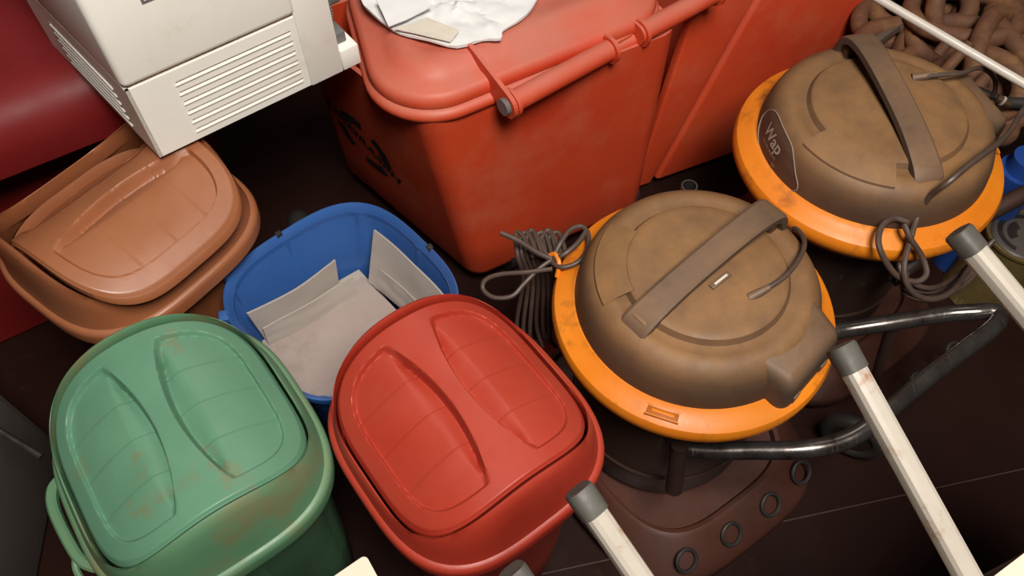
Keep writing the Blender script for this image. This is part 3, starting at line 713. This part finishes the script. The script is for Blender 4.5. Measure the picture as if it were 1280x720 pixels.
for i in range(4):
    tube([W(1122 + 4 * i, 322 + 6 * i, .50 - .02 * i), W(1132, 348 + 6 * i, .48 - .02 * i), W(1165, 360 + 5 * i, .46 - .02 * i), W(1200, 342 + 6 * i, .40 - .02 * i), W(1228, 315 + 6 * i, .42 - .02 * i)], .0052, 8, 8, bm=bm)
tag(part('coiled_cord', bm, CABLE), 'hank of dusty cable slung against the far vacuum tank', 'cable')
part('cord_clip', box(W(1161, 252, Z1 + .045), (.030, .012, .014), math.radians(35), .003), ORANGE, V2, world=True, label='orange cable clip')
# hank of cable on the left of the nearer vacuum
def zc_(p): return W(*p)
hank = thing('cable_hank', 'tied hank of brown cable hanging at the left edge of the nearer vacuum', 'cable', (.06, .95, .5))
for i in range(8):
    x0 = 655 + 6 * i; x1 = 652 + 6.2 * i
    part('cable_strand', tube([W(x0 + 12, 322, .545), W(x0 + 2 - 3 * (i < 4), 296 - (i % 3) * 4, .55), W(x0 - 10, 292 + (i % 3) * 5, .545), W(x0 - 8, 320, .53), W(x1 + 2, 350, .46), W(x1 - 6 + 2 * i, 405 + (i % 3) * 6, .34), W(x1 + 2 + 2 * i, 428 + (i % 2) * 6, .30)], .0044, 8, 7), CABLE, hank, world=True)
part('cable_loop', tube([W(*p) for p in [(690, 325, .56), (700, 305, .575), (712, 288, .58), (726, 283, .58), (735, 292, .58), (734, 312, .58), (722, 328, .575), (702, 334, .57), (690, 326, .565), (705, 318, .58), (722, 304, .585), (732, 290, .585)]], .0048, 10, 8), CABLE, hank, world=True)
part('cable_loop', tube([W(*p) for p in [(690, 336, .56), (660, 340, .56), (625, 343, .55), (607, 350, .54), (604, 362, .53), (618, 372, .53), (640, 370, .535), (655, 355, .545), (675, 335, .56), (700, 318, .57)]], .0044, 10, 8), CABLE, hank, world=True)
part('cable_end', tube([W(*p) for p in [(626, 291, .58), (648, 301, .575), (672, 316, .57), (695, 326, .565)]], .0052, 10, 6), CABLE, hank, world=True)
part('cable_tie', tube([W(*p) for p in [(686, 320, .565), (694, 318, .575), (699, 330, .57), (696, 346, .55)]], .0045, 8, 6), ORANGE, hank, world=True, label='orange hook')
# ---------------------------------------------------------------- heavy rusty chain, rod and odds and ends, upper right
cr = thing('crate', 'dark crate under the rusty chain behind the far vacuum', 'crate', (1.50, 2.06, 0), math.radians(20))
part('body', box((0, 0, .20), (1.0, .72, .40), 0, .01), DARK, cr)
part('lid', box((0, 0, .41), (1.02, .74, .02), 0, .004), DARK, cr)
def link(c, d1, d2, L_, Wd, r_, nm, par=None, lab=None):
    d1 = d1.normalized(); d2 = (d2 - d1 * d2.dot(d1)).normalized(); P_ = []
    for i in range(32):
        t = 2 * PI * i / 32; x, y = math.cos(t), math.sin(t)
        P_.append(c + d1 * (L_ / 2 * (abs(x) ** .8) * (1 if x > 0 else -1)) + d2 * (Wd / 2 * y))
    return part(nm, tube(P_, r_, 12, closed=True, smooth=False), RUST, par, world=bool(par))
ch = thing('rusty_chain', 'heap of heavy rusty iron chain links in the upper right corner', 'chain', (1.4, 1.9, .42))
LK = [  # centre px, z, direction of long axis (deg, tilt), roll
    ((1205, 18), .53, -20, .1, .1, .19, .13), ((1240, 70), .50, 60, .2, .9, .18, .12), ((1175, 30), .48, 75, .3, .2, .18, .12), ((1128, 62), .47, 10, .0, .15, .17, .13),
    ((1150, 5), .50, -40, .2, .6, .18, .12), ((1262, 20), .47, 80, .1, .4, .18, .12), ((1265, 110), .46, 30, .2, .3, .18, .12), ((1215, 105), .46, -50, .2, .9, .17, .12),
    ((1180, 62), .45, -10, .2, 1.2, .16, .11), ((1120, 20), .45, 30, .1, .2, .17, .11), ((1280, 55), .50, 110, .1, .5, .18, .12), ((1230, -15), .50, 20, .2, .3, .18, .12), ((1190, -5), .54, 60, .3, 1.0, .17, .11),
    ((1235, 130), .45, 80, .1, .4, .15, .11), ((1165, 90), .44, 40, .1, .2, .16, .11)]
for (p, z, ang, ti, ro, l, wd) in LK:
    t = math.radians(ang); d1 = Vector((math.cos(t), math.sin(t), ti)); up_ = Vector((-math.sin(t), math.cos(t), math.tan(min(1.3, ro))))
    link(W(*p, z), d1, up_, l * 1.25, wd * 1.2, .0215, 'chain_link', ch)
for (p, z, wh) in (((1172, 68), .55, 'leftmost'), ((1196, 72), .55, 'second from the left'), ((1222, 108), .53, 'rightmost'), ((1182, 88), .53, 'lowest')):
    q = W(*p, z); tag(part('bolt', cyl(q, q + Vector((.02, .015, .03)), .013, 12), RUST), 'small rusty bolt among the chain links behind the far dome, ' + wh, 'bolt', 'rusty bolts among the chain')
tag(part('steel_bar', tube([W(1082, 62, .46), W(1150, 12, .50)], .013, 10, sq=5, smooth=False), mat('dull_steel', (.14, .10, .08), None, 12, .5, metal=.4)), 'flat dull steel bar beside the red bin behind the chain', 'bar')
tag(part('white_rod', cyl(W(1080, -12, .72), W(1330, 134, .66), .0088, 20), mat('white_enamel', (.62, .56, .50), (.56, .5, .43), 20, .35)), 'long thin white rod lying across the rusty chain', 'rod')
q = W(1246, 122, .57); q2 = W(1262, 132, .56)
hf = thing('hose_connector', 'small brass hose connector at the end of a black hose, right of the far vacuum', 'connector', q)
part('ferrule', cyl(q, q2, .0085, 16), mat('dull_brass', (.35, .2, .1), None, 15, .35, metal=.7), hf, world=True)
part('collar', cyl(q + (q2 - q) * .35, q + (q2 - q) * .5, .0105, 16), PAPERB, hf, world=True, label='pale collar')
part('hose', tube([W(1195, 95, .55), W(1222, 112, .57), q], .0075, 12, 6), RUBBER, hf, world=True, label='black hose')
tag(part('black_hose', tube([W(1255, 128, .50), W(1290, 130, .50), W(1330, 135, .5)], .013, 12, 6), RUBBER), 'black hose leaving the right edge above the blue bottle', 'hose')
bl = thing('blue_bottle', 'blue plastic bottle partly seen at the right edge beside the far vacuum', 'bottle', W(1285, 240, .2))
bx0 = W(1285, 205, .38)
part('body', tube([Vector((bx0.x, bx0.y, .0)), Vector((bx0.x, bx0.y, .34)), Vector((bx0.x, bx0.y, .36))], .052, 28, smooth=False), BLUEB, bl, world=True)
part('neck', cyl(Vector((bx0.x, bx0.y, .36)), Vector((bx0.x, bx0.y, .40)), .040, 28), BLUEB, bl, world=True)
cn = W(1282, 292, .24)
tn = thing('paint_tin', 'round worn yellowish tin with black print at the right edge below the blue bottle', 'tin', (cn.x, cn.y, 0))
part('body', lathe([(.01, 0), (.085, 0), (.088, .004), (.086, .01), (.086, .228), (.090, .232), (.090, .240), (.084, .240), (.082, .232), (.078, .230), (.001, .231)], 48, cap0=True), TIN, tn)
part('lid', lathe([(.001, .236), (.070, .236), (.074, .232)], 40), GMET, tn, label='grey lid')
part('printed_band', lathe([(.050, .2368), (.062, .2368)], 20, a0=math.radians(60), a1=math.radians(230)), INK, tn, label='black printed arc')
part('printed_band', lathe([(.018, .2368), (.040, .2368)], 20, a0=math.radians(100), a1=math.radians(200)), INK, tn, label='black printed arc')
# ---------------------------------------------------------------- tyre in the dark gap and grey steel cabinet at the left edge
ty = thing('wheel', 'black rubber wheel in the dark gap between the brown bin and big red bin', 'wheel', (-.50, 1.22, .12))
ax_ = Vector((math.cos(math.radians(20)), math.sin(math.radians(20)), 0))
cw = Vector((-.50, 1.17, .14)); uu_ = Vector((-ax_.y, ax_.x, 0))
part('tyre', tube([cw + uu_ * math.cos(2 * PI * i / 40) * .10 + Vector((0, 0, math.sin(2 * PI * i / 40) * .10)) for i in range(40)], .028, 14, closed=True, smooth=False), DISC, ty, world=True)
part('hub', cyl(cw - ax_ * .015, cw + ax_ * .015, .075, 32), DARK, ty, world=True)
ty.location = (cw.x, cw.y, .012)
for ch_ in list(ty.children):
    ch_.matrix_parent_inverse = Matrix.Translation(-Vector(ty.location))
cb = thing('steel_cabinet', 'grey painted steel cabinet corner at the left edge beside the green bin', 'cabinet', (-1.03, .54, 0), math.radians(8))
part('body', box((-.14, -.1, .19), (.30, .60, .38), 0, .01), GMET, cb)
part('door', box((.014, -.1, .19), (.008, .56, .34), 0, .002), GMET, cb)
tag(part('steel_rod', cyl(W(-12, 532, .43), W(52, 571, .40), .006, 12), CHROME), 'thin dark metal rod between the cabinet and the green bin', 'rod')
# ---------------------------------------------------------------- tables beside the photographer with upturned stools
def corner_table(nm, lab, c, a1, a2, l1, l2, zt_, side_par=None):
    d1_ = Vector((math.cos(a1), math.sin(a1), 0)); d2_ = Vector((math.cos(a2), math.sin(a2), 0))
    T_ = thing(nm, lab, 'table', (c.x, c.y, 0))
    pts = [c, c + d1_ * l1, c + d1_ * l1 + d2_ * l2, c + d2_ * l2]
    def pr(z0, z1, ins, m, n2):
        pp = fillet([p for p in pts], .006, 3)
        bm = loft([ring3(pp, z0), ring3(pp, z1)], True, True); bmesh.ops.recalc_face_normals(bm, faces=bm.faces); return part(n2, bm, m, T_, world=True, smooth=False)
    pr(zt_ - .002, zt_, 0, LAMIN, 'tabletop'); pr(zt_ - .022, zt_ - .002, 0, EDGE, 'core_board')
    for f, g in ((.1, .1), (.9, .1), (.9, .9), (.1, .9)):
        q = c + d1_ * l1 * f + d2_ * l2 * g
        part('leg', cyl(Vector((q.x, q.y, 0)), Vector((q.x, q.y, zt_ - .022)), .012, 16), WTUBE, T_, world=True)
    return T_
cA = W(457, 693, .80)
corner_table('side_table', 'cream laminate table with only its far corner showing, in front of the red swing bin', cA, math.radians(216), math.radians(303), .5, .28, .80)
eA = W(1240, 722, .80); eB = W(1282, 690, .80); dE = (eB - eA).normalized(); aE = math.atan2(dE.y, dE.x)
cB = eA + dE * .42
corner_table('side_table', 'cream laminate table showing only a sliver at the bottom right corner', cB, aE + PI, aE - PI / 2, .75, .45, .80)
def leg_tube(par, cap_px, capZ, end_px, endZ, r_, clen, nm='leg'):
    a_ = D(*cap_px, capZ); b2 = D(*end_px, endZ); d_ = (b2 - a_).normalized()
    lg = part(nm, tube([a_ + d_ * .012, b2], r_, 16, smooth=False, sq=3.0), WTUBE, par, world=True, angle=20)
    cap = part('foot_cap', tube([a_, a_ + d_ * .003, a_ + d_ * clen], lambda t: r_ * (1.08 if t == 0 else 1.22 - .06 * t), 20, smooth=False, sq=3.0), CAP, lg, world=True, angle=30, label='grey rubber foot cap')
    return a_, b2
def stool(lab, legs, seat_c, sz, yaw):
    T_ = thing('upturned_stool', lab, 'stool', seat_c)
    for L_ in legs: leg_tube(T_, *L_)
    part('seat', box(seat_c, (sz, sz, .02), yaw, .008), LAMIN, T_, world=True)
    return T_
s1 = Vector((.32, -.13, .812)); s2 = Vector((.62, -.12, .812))
def endto(p):                                      # pixel + depth of a world point, so that a leg reaches the seat
    q = Vector(p) - Vector((0, 0, H)); Z = q.y * cp_ - q.z * sp_; Y = q.y * sp_ + q.z * cp_
    return (640 + FOC * q.x / Z, 360 - FOC * Y / Z), Z
def on_line(cap, nxt, zt_):                        # continue the seen pixel line until it meets height zt_
    (x0, y0), (x1, y1) = cap, nxt; return x1 - x0, y1 - y0
def make_leg(cap, nxt, Zc, zend, ext):
    k = ext; e = (cap[0] + (nxt[0] - cap[0]) * k, cap[1] + (nxt[1] - cap[1]) * k)
    d = ray(*e); Ze = (zend - H) / d.z
    return (cap, Zc, e, Ze, .0128, .030)
LB = make_leg((722, 611), (799, 722), .80, .822, 2.9); LA = make_leg((639, 712), (699, 798), .80, .822, 2.2)
LC = make_leg((1050, 432), (1210, 722), .86, .822, 1.75); LD = make_leg((1197, 289), (1290, 400), .93, .822, 4.0)
def mid(Ls): 
    P_ = [D(*L_[2], L_[3]) for L_ in Ls]; return sum(P_, Vector()) / len(P_)
def stool2(lab, Ls):
    m1 = mid(Ls); P_ = [D(*L_[2], L_[3]) for L_ in Ls]; e = (P_[1] - P_[0]); sz = max(.2, e.length + .04); yaw = math.atan2(e.y, e.x)
    nrm = Vector((math.sin(yaw), -math.cos(yaw), 0));
    if nrm.y > 0: nrm = -nrm
    c = m1 + nrm * (sz / 2 - .02); c.z = .812
    T_ = thing('upturned_stool', lab, 'stool', c)
    for L_ in Ls: leg_tube(T_, *L_)
    part('seat', box(c, (sz, sz, .022), yaw, .008), LAMIN, T_, world=True)
    for p in P_:
        q = p + nrm * (sz - .05); e_ = q + Vector((0, 0, .30)) + nrm * .05
        part('leg', tube([q, e_], .0128, 16, smooth=False, sq=3.0), WTUBE, T_, world=True)
    return T_
stool2('upturned stool with chipped white capped legs by the red swing bin', [LA, LB])
stool2('upturned stool with long rust-spotted white legs over the steel push handle', [LC, LD])
